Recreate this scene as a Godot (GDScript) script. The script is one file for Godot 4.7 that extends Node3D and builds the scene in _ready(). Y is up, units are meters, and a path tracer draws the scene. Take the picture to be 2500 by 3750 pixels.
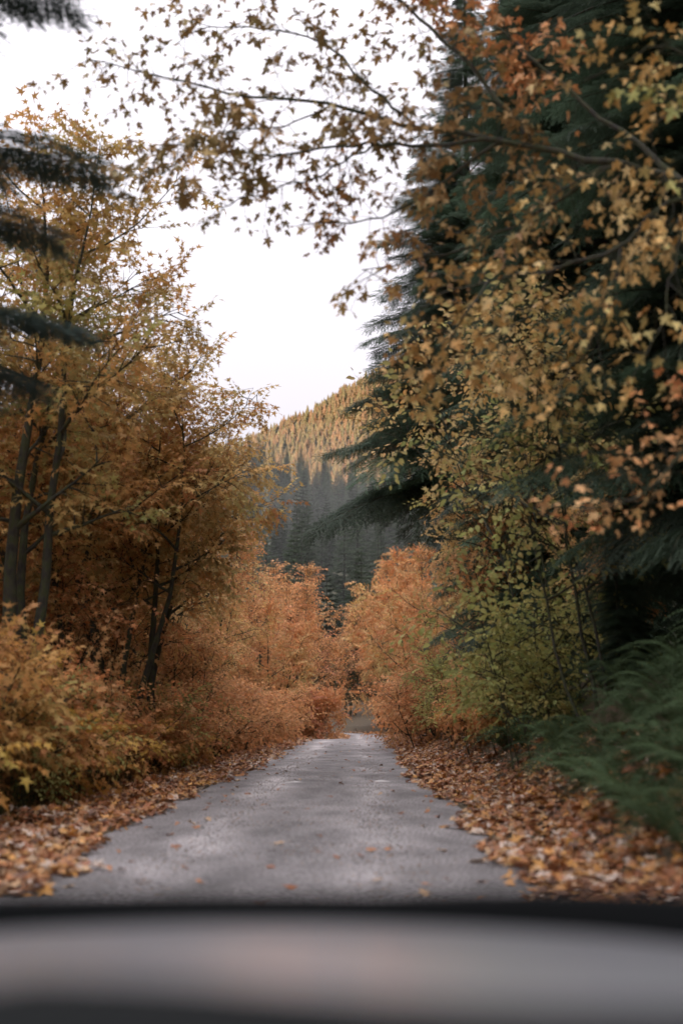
extends Node3D

# ---------------------------------------------------------------- state
var rng := RandomNumberGenerator.new()
var noise := FastNoiseLite.new()
var M := {}
var taken := {}
var LEAF := {}
var sprays := []
var ovate_sprays := []
var boughs := []
var bough_far := []

const CAM_H := 1.35

# ---------------------------------------------------------------- mesh buffer
class Buf:
	var v := PackedVector3Array()
	var n := PackedVector3Array()
	var c := PackedColorArray()
	var uv := PackedVector2Array()
	var ix := PackedInt32Array()
	var use_uv := false

	func tri(a: Vector3, b: Vector3, d: Vector3, col: Color) -> void:
		var nn := (d - a).cross(b - a).normalized()
		var k := v.size()
		v.append(a); v.append(b); v.append(d)
		n.append(nn); n.append(nn); n.append(nn)
		c.append(col); c.append(col); c.append(col)
		ix.append(k); ix.append(k + 1); ix.append(k + 2)

	func quad(a: Vector3, b: Vector3, d: Vector3, e: Vector3, col: Color) -> void:
		tri(a, b, d, col); tri(a, d, e, col)

	# rounded tube through a path
	func tube(path: Array, radii: Array, sides: int, col: Color) -> void:
		var m: int = path.size()
		var side := Vector3.ZERO
		var first := v.size()
		for i in m:
			var p: Vector3 = path[i]
			var q: Vector3 = path[mini(i + 1, m - 1)]
			var o: Vector3 = path[maxi(i - 1, 0)]
			var t := (q - o).normalized()
			if side == Vector3.ZERO:
				side = t.cross(Vector3(0.31, 0.2, 0.93)).normalized()
			else:
				side = (side - t * side.dot(t)).normalized()
			var bi := t.cross(side)
			for k in sides:
				var a := TAU * k / sides
				var dir := side * cos(a) + bi * sin(a)
				v.append(p + dir * float(radii[i]))
				n.append(dir)
				c.append(col)
		for i in m - 1:
			for k in sides:
				var a0 := first + i * sides + k
				var a1 := first + i * sides + (k + 1) % sides
				ix.append(a0); ix.append(a0 + sides); ix.append(a1)
				ix.append(a1); ix.append(a0 + sides); ix.append(a1 + sides)
		# caps
		for e in 2:
			var base := first + (m - 1) * sides * e
			var k0 := v.size()
			v.append(path[(m - 1) * e]); c.append(col)
			var t2: Vector3 = (path[1] - path[0]) if e == 0 else (path[m - 1] - path[m - 2])
			n.append(t2.normalized() * (1.0 if e == 1 else -1.0))
			for k in sides:
				ix.append(k0); ix.append(base + k); ix.append(base + (k + 1) % sides)

	func add(b: Buf, t: Transform3D, col: Color) -> void:
		var k := v.size()
		var nb := t.basis.orthonormalized()
		for i in b.v.size():
			v.append(t * b.v[i])
			n.append(nb * b.n[i])
			c.append(b.c[i] * col)
		for i in b.ix.size():
			ix.append(k + b.ix[i])

	func mesh(mat: Material) -> ArrayMesh:
		var a := []
		a.resize(Mesh.ARRAY_MAX)
		a[Mesh.ARRAY_VERTEX] = v
		a[Mesh.ARRAY_NORMAL] = n
		a[Mesh.ARRAY_COLOR] = c
		if use_uv:
			a[Mesh.ARRAY_TEX_UV] = uv
		a[Mesh.ARRAY_INDEX] = ix
		var m := ArrayMesh.new()
		m.add_surface_from_arrays(Mesh.PRIMITIVE_TRIANGLES, a)
		m.surface_set_material(0, mat)
		return m

# ---------------------------------------------------------------- naming helpers
func numbered(called: String) -> String:
	if not taken.has(called):
		taken[called] = 0
		return called
	taken[called] += 1
	return "%s_%03d" % [called, taken[called]]

func tag(o: Node, label: String, category: String, group := "", kind := "") -> void:
	if label: o.set_meta("label", label)
	if category: o.set_meta("category", category)
	if group: o.set_meta("group", group)
	if kind: o.set_meta("kind", kind)

func thing(called: String, at: Vector3, label: String, category: String, group := "") -> Node3D:
	var o := Node3D.new()
	o.name = numbered(called)
	add_child(o)
	o.position = at
	tag(o, label, category, group)
	return o

func part(called: String, mesh: Mesh, parent: Node) -> MeshInstance3D:
	var o := MeshInstance3D.new()
	o.name = called
	o.mesh = mesh
	parent.add_child(o, true)
	return o

func structure(called: String, mesh: Mesh, label: String, category: String) -> MeshInstance3D:
	var o := MeshInstance3D.new()
	o.name = numbered(called)
	o.mesh = mesh
	add_child(o)
	tag(o, label, category, "", "structure")
	return o

func copies_of(called: String, mesh: Mesh, where: Array, tints: Array, parent: Node) -> MultiMeshInstance3D:
	var mm := MultiMesh.new()
	mm.transform_format = MultiMesh.TRANSFORM_3D
	mm.use_colors = true
	mm.mesh = mesh
	mm.instance_count = where.size()
	for i in where.size():
		mm.set_instance_transform(i, where[i])
		mm.set_instance_color(i, tints[i])
	var o := MultiMeshInstance3D.new()
	o.name = called
	o.multimesh = mm
	parent.add_child(o, true)
	return o

# ---------------------------------------------------------------- small maths
func rf(a: float, b: float) -> float:
	return rng.randf_range(a, b)

func sm(a: float, b: float, x: float) -> float:
	return smoothstep(a, b, x)

func rdir() -> Vector3:
	return Vector3(rf(-1, 1), rf(-1, 1), rf(-1, 1)).normalized()

# basis with y along "along" and z as near "up" as possible
func basis_yz(along: Vector3, up: Vector3) -> Basis:
	var y := along.normalized()
	var z := (up - y * up.dot(y))
	if z.length() < 0.01:
		z = y.cross(Vector3(0.7, 0.1, 0.7))
	z = z.normalized()
	return Basis(y.cross(z), y, z)

# road middle, road height, ground height; d is metres ahead of the car
func road_mid(d: float) -> float:
	return -0.72 + 1.45 * sm(66.0, 100.0, d) - 0.011 * pow(maxf(0.0, d - 112.0), 2.0)

func road_half(d: float) -> float:
	return 2.15 - 0.3 * sm(70.0, 100.0, d)

func road_y(d: float) -> float:
	return -0.72 * sm(61.0, 90.0, d) - 0.012 * maxf(0.0, -d) * 0.0

func ground_y(x: float, z: float) -> float:
	var d := -z
	var s := x - (road_mid(d) + 0.72)
	var y := road_y(d)
	var far := sm(25.0, 75.0, d)
	var b := clampf((s - 1.8) / 3.0, 0.0, 1.0)
	y += b * b * (3.0 - 2.0 * b) * 2.1 * (1.0 - 0.65 * far)
	y += maxf(0.0, s - 5.4) * 0.14
	y -= 0.13 * exp(-pow((s + 4.3) / 0.8, 2.0))
	y += maxf(0.0, -s - 5.2) * 0.05
	var off := absf(s + 0.72)
	y += 0.09 * noise.get_noise_2d(x * 9.0, z * 9.0) * sm(2.2, 3.6, off)
	return y

# ---------------------------------------------------------------- materials
func noise_tex(freq: float, ramp: Gradient, seed_: int, size := 512, octaves := 4, normal := false, kind := FastNoiseLite.TYPE_SIMPLEX_SMOOTH) -> NoiseTexture2D:
	var t := NoiseTexture2D.new()
	var f := FastNoiseLite.new()
	f.noise_type = kind
	f.frequency = freq
	f.seed = seed_
	f.fractal_octaves = octaves
	t.noise = f
	t.width = size
	t.height = size
	t.seamless = true
	t.as_normal_map = normal
	if ramp:
		t.color_ramp = ramp
	return t

func ramp(stops: Array) -> Gradient:
	var g := Gradient.new()
	var offs := PackedFloat32Array()
	var cols := PackedColorArray()
	for s in stops:
		offs.append(s[0])
		var c: Color = s[1]
		cols.append(c.linear_to_srgb())
	g.offsets = offs
	g.colors = cols
	return g

func make_materials() -> void:
	var leaf := StandardMaterial3D.new()
	leaf.vertex_color_use_as_albedo = true
	leaf.roughness = 0.62
	leaf.metallic_specular = 0.35
	leaf.backlight_enabled = true
	leaf.backlight = Color(0.9, 0.9, 0.9).linear_to_srgb()
	leaf.cull_mode = BaseMaterial3D.CULL_DISABLED
	M.leaf = leaf
	var leathery := leaf.duplicate()
	leathery.backlight = Color(0.2, 0.2, 0.2).linear_to_srgb()
	M.leathery = leathery
	var dead := leaf.duplicate()
	dead.backlight_enabled = false
	dead.roughness = 0.5
	dead.metallic_specular = 0.5
	M.dead = dead
	var needle := leaf.duplicate()
	needle.backlight = Color(0.75, 0.75, 0.75).linear_to_srgb()
	needle.roughness = 0.6
	M.needle = needle

	var bark := StandardMaterial3D.new()
	bark.albedo_texture = noise_tex(0.012, ramp([[0.0, Color(0.018, 0.016, 0.013)], [0.42, Color(0.05, 0.045, 0.037)], [0.55, Color(0.06, 0.062, 0.03)], [0.75, Color(0.05, 0.062, 0.022)], [1.0, Color(0.1, 0.1, 0.085)]]), 3)
	bark.uv1_triplanar = true
	bark.uv1_world_triplanar = true
	bark.uv1_scale = Vector3(1.1, 0.5, 1.1)
	bark.roughness = 0.9
	bark.heightmap_enabled = true
	bark.heightmap_texture = noise_tex(0.03, null, 9)
	bark.heightmap_scale = 2.0
	M.bark = bark
	var twig := StandardMaterial3D.new()
	twig.albedo_color = Color(0.045, 0.037, 0.03).linear_to_srgb()
	twig.roughness = 0.85
	M.twig = twig

	var soil := StandardMaterial3D.new()
	soil.albedo_texture = noise_tex(0.02, ramp([[0.0, Color(0.02, 0.015, 0.01)], [0.45, Color(0.07, 0.045, 0.025)], [0.6, Color(0.06, 0.05, 0.022)], [0.8, Color(0.13, 0.07, 0.03)], [1.0, Color(0.2, 0.12, 0.06)]]), 5, 1024, 5)
	soil.uv1_triplanar = true
	soil.uv1_world_triplanar = true
	soil.uv1_scale = Vector3(0.37, 0.37, 0.37)
	soil.roughness = 0.95
	soil.heightmap_enabled = true
	soil.heightmap_texture = noise_tex(0.04, null, 15, 512, 5)
	soil.heightmap_scale = 4.0
	M.soil = soil

	var road := StandardMaterial3D.new()
	road.vertex_color_use_as_albedo = true
	road.albedo_texture = noise_tex(0.05, ramp([[0.0, Color(0.08, 0.07, 0.065)], [0.42, Color(0.36, 0.34, 0.33)], [0.55, Color(0.8, 0.77, 0.76)], [0.8, Color(1.0, 0.97, 0.96)], [1.0, Color(1.0, 0.99, 0.98)]]), 21, 1024, 6)
	road.uv1_triplanar = true
	road.uv1_world_triplanar = true
	road.uv1_scale = Vector3(0.43, 0.43, 0.43)
	road.roughness_texture = noise_tex(0.02, ramp([[0.0, Color(0.22, 0.22, 0.22)], [0.5, Color(0.42, 0.42, 0.42)], [1.0, Color(0.8, 0.8, 0.8)]]), 27, 512, 4)
	road.roughness = 1.0
	road.metallic_specular = 0.5
	road.heightmap_enabled = true
	road.heightmap_texture = noise_tex(0.11, null, 23, 1024, 3)
	road.heightmap_scale = 0.5
	M.road = road

	var stone := StandardMaterial3D.new()
	stone.vertex_color_use_as_albedo = true
	stone.roughness = 0.7
	M.stone = stone

	var wood := StandardMaterial3D.new()
	wood.albedo_texture = noise_tex(0.01, ramp([[0.0, Color(0.06, 0.065, 0.035)], [0.6, Color(0.09, 0.09, 0.05)], [1.0, Color(0.12, 0.1, 0.055)]]), 31)
	wood.uv1_triplanar = true
	wood.uv1_world_triplanar = true
	wood.uv1_scale = Vector3(0.012, 0.012, 0.012)
	wood.roughness = 1.0
	M.wood = wood

	var paint := StandardMaterial3D.new()
	paint.albedo_color = Color(0.37, 0.37, 0.39).linear_to_srgb()
	paint.metallic = 0.35
	paint.roughness = 0.33
	paint.clearcoat_enabled = true
	paint.clearcoat = 1.0
	paint.clearcoat_roughness = 0.2
	M.paint = paint
	var plastic := StandardMaterial3D.new()
	plastic.albedo_color = Color(0.012, 0.013, 0.013).linear_to_srgb()
	plastic.roughness = 0.9
	plastic.metallic_specular = 0.12
	M.plastic = plastic
	var strip_black := StandardMaterial3D.new()
	strip_black.albedo_color = Color(0.008, 0.009, 0.009).linear_to_srgb()
	strip_black.roughness = 0.5
	strip_black.metallic_specular = 0.2
	M.strip_black = strip_black

# ---------------------------------------------------------------- leaf shapes
# a leaf lies in the xy plane from its stalk (0,0) to its tip (0,1)
func leaf_shape(outline: Array, mid: Vector2, curl: float, fold: float, wave: float, col := Color.WHITE) -> Buf:
	var b := Buf.new()
	var ring := []
	for p in outline: ring.append(p)
	for i in range(outline.size() - 2, 0, -1):
		ring.append(Vector2(-outline[i].x, outline[i].y))
	var pts := []
	for p in ring:
		var q: Vector2 = p
		pts.append(Vector3(q.x, q.y, fold * absf(q.x) - curl * q.y * q.y + wave * sin(q.x * 9.0 + q.y * 7.0)))
	var m3 := Vector3(mid.x, mid.y, -curl * mid.y * mid.y)
	for i in pts.size():
		b.tri(m3, pts[i], pts[(i + 1) % pts.size()], col)
	return b

func make_leaves() -> void:
	var fine := [Vector2(0, 0), Vector2(0.22, -0.1), Vector2(0.4, 0.0), Vector2(0.2, 0.15), Vector2(0.42, 0.26), Vector2(0.57, 0.5), Vector2(0.36, 0.47), Vector2(0.14, 0.38), Vector2(0.21, 0.62), Vector2(0.12, 0.72), Vector2(0, 1)]
	var coarse := [Vector2(0, 0), Vector2(0.4, -0.03), Vector2(0.17, 0.17), Vector2(0.56, 0.48), Vector2(0.14, 0.4), Vector2(0, 1)]
	var oval := [Vector2(0, 0), Vector2(0.25, 0.25), Vector2(0.28, 0.5), Vector2(0.15, 0.8), Vector2(0, 1)]
	LEAF.maple = leaf_shape(fine, Vector2(0, 0.27), 0.18, 0.12, 0.03)
	LEAF.maple_curled = leaf_shape(fine, Vector2(0, 0.27), 0.4, 0.4, 0.06)
	LEAF.maple_flat = leaf_shape(fine, Vector2(0, 0.27), 0.08, -0.18, 0.07)
	LEAF.coarse = leaf_shape(coarse, Vector2(0, 0.25), 0.2, 0.15, 0.0)
	LEAF.oval = leaf_shape(oval, Vector2(0, 0.45), 0.15, 0.2, 0.0)
	for k in 6:
		sprays.append(spray(LEAF.coarse, 4 + k % 3, 0.15, 0.62, 100 + k).mesh(M.leaf))
	for k in 4:
		ovate_sprays.append(spray(LEAF.oval, 6 + k % 2, 0.105, 0.6, 140 + k).mesh(M.leaf))
	for k in 4:
		boughs.append(bough(200 + k, true).mesh(M.needle))
	for k in 3:
		bough_far.append(bough(230 + k, false))

# a leafy twig along +y, upper side +z
func spray(leaf: Buf, pairs: int, size: float, long: float, seed_: int) -> Buf:
	var r := RandomNumberGenerator.new()
	r.seed = seed_
	var b := Buf.new()
	var path := []
	var rad := []
	for i in 5:
		var t := i / 4.0
		path.append(Vector3(0.05 * sin(t * 3.0 + seed_), t * long, -0.10 * t * t))
		rad.append(lerpf(0.005, 0.0015, t))
	b.tube(path, rad, 3, Color(0.13, 0.13, 0.14))
	for i in pairs + 1:
		var t := lerpf(0.15, 1.0, float(i) / pairs)
		var p: Vector3 = path[0].lerp(path[4], t) if t < 0.99 else path[4]
		p = Vector3(0.05 * sin(t * 3.0 + seed_), t * long, -0.10 * t * t)
		for s in ([-1.0, 1.0] if i < pairs else [0.0]):
			if r.randf() < 0.06: continue
			var turn := r.randf_range(-0.5, 0.5)
			var dir := Vector3(s * 0.85, 0.55 + turn * 0.5, r.randf_range(-0.45, 0.25)).normalized()
			var stalk := p + dir * r.randf_range(0.05, 0.12)
			b.tri(p, p + Vector3(0.004, 0, 0.002), stalk, Color(0.5, 0.35, 0.25))
			var along := (dir + Vector3(0, 0, r.randf_range(-0.9, 0.1))).normalized()
			var up := Vector3(r.randf_range(-0.55, 0.55), r.randf_range(-0.55, 0.55), 1).normalized()
			var q := size * r.randf_range(0.65, 1.2)
			var shade := r.randf_range(0.72, 1.18)
			var hue := r.randf_range(-0.12, 0.12)
			b.add(leaf, Transform3D(basis_yz(along, up).scaled(Vector3(q, q, q)), stalk), Color(shade, shade * (1.0 + hue), shade * (1.0 + hue)))
	return b

# an evergreen bough along +x, upper side +y, one metre long
func bough(seed_: int, fine: bool, dense := 1.0) -> Buf:
	var r := RandomNumberGenerator.new()
	r.seed = seed_
	var b := Buf.new()
	var spine := func(t: float) -> Vector3: return Vector3(t, 0.10 * t - 0.36 * t * t, 0.04 * sin(t * 4.0 + seed_))
	var path := []
	var rad := []
	for i in 6:
		path.append(spine.call(i / 5.0))
		rad.append(lerpf(0.011, 0.002, i / 5.0))
	b.tube(path, rad, 4 if fine else 3, Color(0.9, 0.6, 0.55))
	var n_side := int(72 * dense) if fine else 20
	for i in n_side:
		var t := lerpf(0.1, 0.99, (i + r.randf() * 0.6) / n_side)
		var s := 1.0 if i % 2 else -1.0
		var o: Vector3 = spine.call(t)
		var long := (0.34 * pow(1.0 - t, 0.75) + 0.07) * r.randf_range(0.7, 1.15)
		var out := Vector3(r.randf_range(0.45, 0.85), r.randf_range(-0.28, 0.02), s * 0.8).normalized()
		var tone := r.randf_range(0.75, 1.25)
		var col := Color(tone, tone, tone)
		if not fine:
			var e := o + out * long * 1.1 + Vector3(0, -0.12 * long, 0)
			var w := Vector3(-out.z, 0, out.x) * 0.045
			var m := o.lerp(e, 0.45) + Vector3(0, -0.02, 0)
			b.tri(o, m + w, e, col); b.tri(o, e, m - w, col)
			b.tri(m + Vector3(0, 0.01, 0), m + Vector3(0.01, -0.09, 0.02), e, col)
			continue
		var n_twig := int(long * dense / 0.019) + 2
		for k in n_twig:
			var u := (k + 0.5) / n_twig
			var p := o + out * long * u + Vector3(0, -0.30 * long * u * u, 0)
			var s2 := 1.0 if k % 2 else -1.0
			var across := Vector3(-out.z, 0, out.x) * s2
			var tw := (out * 0.75 + across * r.randf_range(0.5, 0.9) + Vector3(0, r.randf_range(-0.65, 0.0), 0)).normalized()
			var tl := r.randf_range(0.045, 0.085) * (1.1 - 0.4 * u)
			comb(b, p, tw, tl, col * r.randf_range(0.8, 1.2), r)
		comb(b, o + out * long + Vector3(0, -0.30 * long, 0), (out + Vector3(0, -0.5, 0)).normalized(), 0.06, col, r)
	return b

# needles set along a twig
func comb(b: Buf, p: Vector3, dir: Vector3, long: float, col: Color, r: RandomNumberGenerator) -> void:
	var side := dir.cross(Vector3.UP).normalized()
	var e := p + dir * long + Vector3(0, -0.15 * long, 0)
	b.tri(p + side * 0.0012, e, p - side * 0.0012, col * 0.8)
	var n_needle := 6
	for k in n_needle:
		var q := p.lerp(e, (k + 0.3) / n_needle)
		var nl := 0.0115 * r.randf_range(0.8, 1.2)
		for s in [-1.0, 1.0]:
			var tip: Vector3 = q + (side * s * 0.85 + dir * 0.6 + Vector3(0, r.randf_range(-0.3, 0.3), 0)) * nl
			b.tri(q, q + dir * 0.0062, tip, col)

# ---------------------------------------------------------------- colours of foliage
var GOLD := [Color(0.70, 0.50, 0.20), Color(0.74, 0.54, 0.25), Color(0.68, 0.42, 0.15), Color(0.60, 0.50, 0.20)]
var ORANGE := [Color(0.76, 0.385, 0.155), Color(0.79, 0.43, 0.20), Color(0.72, 0.31, 0.125), Color(0.76, 0.47, 0.21)]
var RUSSET := [Color(0.56, 0.28, 0.11), Color(0.64, 0.36, 0.13), Color(0.62, 0.42, 0.15), Color(0.48, 0.22, 0.09)]
var OLIVE := [Color(0.61, 0.375, 0.13), Color(0.54, 0.37, 0.13), Color(0.66, 0.36, 0.125), Color(0.50, 0.385, 0.15)]
var SILHOUETTE_BROWN := [Color(0.42, 0.27, 0.12), Color(0.36, 0.28, 0.12), Color(0.46, 0.29, 0.12), Color(0.36, 0.22, 0.12)]  # darkened browns: the silhouette against the sky is put into the leaf colour
var YELLOW := [Color(0.74, 0.52, 0.12), Color(0.72, 0.44, 0.11), Color(0.66, 0.48, 0.11), Color(0.64, 0.33, 0.09)]
var ROSE := [Color(0.74, 0.36, 0.22), Color(0.68, 0.30, 0.17), Color(0.74, 0.44, 0.20)]
var LIME := [Color(0.46, 0.45, 0.15), Color(0.56, 0.51, 0.18), Color(0.37, 0.40, 0.14)]
var LITTER := [Color(0.42, 0.17, 0.055), Color(0.52, 0.25, 0.075), Color(0.28, 0.115, 0.05), Color(0.52, 0.34, 0.19), Color(0.60, 0.48, 0.39), Color(0.58, 0.29, 0.07), Color(0.17, 0.08, 0.045), Color(0.46, 0.2, 0.08), Color(0.36, 0.13, 0.05)]

func tint(p: Vector3, pal: Array) -> Color:
	var k := (noise.get_noise_3dv(p * 22.0) * 0.9 + 0.5) * pal.size() + rf(-0.8, 0.8)
	var i := clampi(int(floor(k)), 0, pal.size() - 1)
	var c: Color = pal[i]
	c = c.lerp(pal[rng.randi() % pal.size()], rf(0.0, 0.35))
	return c * rf(0.75, 1.15)

func needle_tint() -> Color:
	var k := rf(0.7, 1.3)
	return Color(0.10 * k, 0.145 * k * rf(0.92, 1.1), 0.095 * k)

# ---------------------------------------------------------------- broadleaf trees
func limb_path(start: Vector3, dir: Vector3, long: float, steps: int, wander: float, lift: float) -> Array:
	var path := [start]
	var p := start
	var d := dir.normalized()
	for i in steps:
		d = (d + rdir() * wander + Vector3(0, lift, 0)).normalized()
		p += d * long / steps
		path.append(p)
	return path

func taper(n_: int, r0: float, r1: float) -> Array:
	var out := []
	for i in n_: out.append(lerpf(r0, r1, pow(float(i) / (n_ - 1), 0.8)))
	return out

func along_path(path: Array, t: float) -> Vector3:
	var k := clampf(t, 0.0, 0.9999) * (path.size() - 1)
	var i := int(k)
	return path[i].lerp(path[i + 1], k - i)

# o: h height, stems, spread, crown_from (share of height), radius, trunk_r, pal, limbs, density, leaf
func broadleaf(called: String, at: Vector3, label: String, o: Dictionary, group := "", category := "tree") -> Node3D:
	rng.seed = int(o.seed)
	var t := thing(called, at, label, category, group)
	var where := []
	var cols := []
	var stems: int = o.get("stems", 1)
	var h: float = o.h
	var set_of: Array = o.get("sprays", sprays)
	var n_limbs: int = o.get("limbs", 11)
	var density: float = o.get("density", 1.0)
	var leaf: float = o.get("leaf", 1.0)
	var from: float = o.get("from", 0.25)
	var droop: float = o.get("droop", 0.0)
	var aim: Vector3 = o.get("aim", Vector3.ZERO)
	for s in stems:
		var a := TAU * s / stems + rf(0, 1.5)
		var lean: float = o.get("lean", 0.12) * (1.0 if stems > 1 else 0.5)
		var sh := h * (rf(0.82, 1.0) if h > 3.0 else rf(0.5, 1.2))
		var root: Vector3 = Vector3(cos(a), 0, sin(a)) * (0.0 if stems == 1 else o.get("foot", 0.35)) + Vector3(0, -0.25, 0)
		var path := limb_path(root, Vector3(cos(a) * lean, 1, sin(a) * lean) + aim * 0.3, sh, 9, o.get("wander", 0.11), 0.10)
		var tr: float = o.get("trunk_r", 0.14) * rf(0.8, 1.1)
		var b := Buf.new()
		b.tube([path[0] + Vector3(0, -0.1, 0)] + path.slice(0), [tr * 1.5] + taper(path.size(), tr * 1.1, 0.006), 8, Color.WHITE)
		part("trunk", b.mesh(M.bark), t)
		for l in n_limbs:
			var q := lerpf(from, 0.97, (l + rf(0.1, 0.9)) / n_limbs)
			var start := along_path(path, q)
			var la := l * 2.4 + rf(-0.5, 0.5)
			var prof := sin(clampf((q - from) / (1.0 - from), 0, 1) * 2.5 + 0.55)
			var long: float = o.radius * clampf(prof, 0.28, 1.0) * rf(0.75, 1.15)
			var dir := Vector3(cos(la), rf(0.25, 0.75) - droop, sin(la)) + aim
			var lp := limb_path(start, dir, long, 6, 0.16, 0.04 - droop * 0.1)
			var lb := Buf.new()
			var lr := maxf(0.012, tr * (1.0 - q) * 0.55 + 0.012)
			lb.tube(lp, taper(lp.size(), lr, 0.006), 5, Color.WHITE)
			var n_sub := int(long * 3.2 * density) + 2
			for k in n_sub:
				var u := lerpf(0.22, 1.0, (k + rf(0.0, 0.9)) / n_sub)
				var sp := along_path(lp, u)
				var tang: Vector3 = (along_path(lp, u + 0.05) - along_path(lp, u - 0.05)).normalized()
				var sd := (tang * 0.6 + rdir() * 0.8 + Vector3(0, 0.18, 0)).normalized()
				var sl := rf(0.45, 1.0) * clampf(long * 0.38, 0.4, 1.3)
				var spath := limb_path(sp, sd, sl, 3, 0.2, -0.05)
				lb.tube(spath, taper(spath.size(), lr * 0.35 + 0.003, 0.003), 3, Color.WHITE)
				var n_spray := maxi(2, int(sl * 4.2 * density))
				for j in n_spray:
					var w := lerpf(0.25, 1.0, (j + rf(0.2, 1.0)) / n_spray)
					var at_ := along_path(spath, w)
					var td := (sd * 0.7 + rdir() * 0.8 + Vector3(0, -0.12, 0)).normalized()
					var sc := leaf * rf(0.75, 1.2)
					where.append(Transform3D(basis_yz(td, Vector3(rf(-0.3, 0.3), 1, rf(-0.3, 0.3)))* Basis.from_scale(Vector3(sc * (1.0 if rng.randf() < 0.5 else -1.0), sc, sc)), at_))
					cols.append(tint(at + at_, o.pal))
			part("limb", lb.mesh(M.bark), t)
		# leading shoots
		for k in int(sh * 7.0 * density):
			var w := 1.0 - 0.4 * pow(rf(0, 1), 1.3)
			var at_ := along_path(path, w)
			var sc := leaf * rf(0.75, 1.2)
			var td := Vector3(rf(-1, 1), rf(0.0, 1.0), rf(-1, 1)).normalized()
			at_ += td * rf(0.0, 0.5) * (1.05 - w) * 2.0
			where.append(Transform3D(basis_yz(td, Vector3(rf(-0.3, 0.3), 1, rf(-0.3, 0.3))) * Basis.from_scale(Vector3(sc, sc, sc)), at_))
			cols.append(tint(at + at_, o.pal))
	var crown := copies_of("crown", set_of[int(o.seed) % set_of.size()], where, cols, t)
	crown.set_meta("kind", "stuff")
	return t

func again(src: Node3D, at: Vector3, turn: float, size: float, label := "", group := "") -> Node3D:
	var r: Node3D = src.duplicate()
	var called := str(src.name)
	var cut := called.rfind("_")
	if cut > 0 and called.substr(cut + 1).is_valid_int():
		called = called.substr(0, cut)
	r.name = numbered(called)
	add_child(r)
	r.position = at
	r.rotation.y = turn
	r.scale = Vector3(size, size, size)
	if label: r.set_meta("label", label)
	if group: r.set_meta("group", group)
	return r

# ---------------------------------------------------------------- evergreens
func conifer(called: String, at: Vector3, label: String, o: Dictionary, group := "") -> Node3D:
	rng.seed = int(o.seed)
	var t := thing(called, at, label, "tree", group)
	var h: float = o.h
	var b := Buf.new()
	var path := []
	for i in 9: path.append(Vector3(rf(-0.05, 0.05), h * i / 8.0 - 0.3, rf(-0.05, 0.05)))
	b.tube(path, taper(9, o.r, 0.02), 9, Color.WHITE)
	part("trunk", b.mesh(M.bark), t)
	var where := []
	var cols := []
	var y: float = o.get("from", 1.5)
	var rmax: float = o.radius
	while y < h - 0.3:
		var q := y / h
		var n_b: int = o.get("whorl", 6)
		for k in n_b:
			var a := rf(0, TAU)
			var long := rmax * pow(1.0 - q, o.get("power", 0.75)) * rf(0.6, 1.12) + 0.25
			var tilt := lerpf(-0.12, 0.45, q) + rf(-0.16, 0.16)
			var bs := Basis(Vector3.UP, a) * Basis(Vector3(0, 0, 1), tilt) * Basis(Vector3(1, 0, 0), rf(-0.3, 0.3))
			var wide := rf(0.85, 1.2)
			where.append(Transform3D(bs * Basis.from_scale(Vector3(long, long, long * wide * (1.0 if rng.randf() < 0.5 else -1.0))), Vector3(0, y + rf(-0.2, 0.2), 0)))
			cols.append(needle_tint())
		y += o.get("step", 0.55) * lerpf(1.0, 0.6, q)
	var crown := copies_of("crown", boughs[int(o.seed) % boughs.size()], where, cols, t)
	crown.set_meta("kind", "stuff")
	return t

# a whole evergreen as one crown mesh, for trees seen from afar
func far_conifer_mesh(seed_: int, h: float, radius: float, step: float, per: int) -> ArrayMesh:
	rng.seed = seed_
	var b := Buf.new()
	var y := h * 0.08
	while y < h * 0.985:
		var q := y / h
		for k in per:
			var long := radius * pow(1.0 - q, 0.8) * rf(0.65, 1.15) + 0.3
			var bs := Basis(Vector3.UP, rf(0, TAU)) * Basis(Vector3(0, 0, 1), lerpf(0.0, 0.5, q) + rf(-0.15, 0.15))
			var v := rf(0.75, 1.25)
			b.add(bough_far[rng.randi() % 3], Transform3D(bs * Basis.from_scale(Vector3(long, long, long * 1.3)), Vector3(0, y, 0)), Color(v, v, v))
		y += step
	b.tri(Vector3(-0.1, h * 0.93, 0), Vector3(0, h, 0), Vector3(0.1, h * 0.93, 0), Color.WHITE)
	b.tri(Vector3(0, h * 0.93, -0.1), Vector3(0, h, 0), Vector3(0, h * 0.93, 0.1), Color.WHITE)
	return b.mesh(M.needle)

# a small upright evergreen of ragged tiers, for the far hill
func tier_conifer_mesh(h: float, radius: float) -> ArrayMesh:
	rng.seed = 321
	var b := Buf.new()
	var tiers := 5
	for i in tiers:
		var y0 := h * (0.06 + 0.18 * i)
		var y1 := minf(h, y0 + h * 0.34)
		var r0 := radius * pow(1.0 - y0 / h, 0.85)
		var top := Vector3(rf(-0.2, 0.2), y1, rf(-0.2, 0.2))
		var ring := []
		var sides := 9
		for k in sides:
			var a := TAU * (k + 0.5 * (i % 2)) / sides
			var rr := r0 * rf(0.55, 1.15)
			ring.append(Vector3(cos(a) * rr, y0 + rf(-0.9, 0.9), sin(a) * rr))
		for k in sides:
			var v := rf(0.7, 1.3)
			b.tri(top, ring[k], ring[(k + 1) % sides], Color(v, v, v))
	return b.mesh(M.needle)

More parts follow.
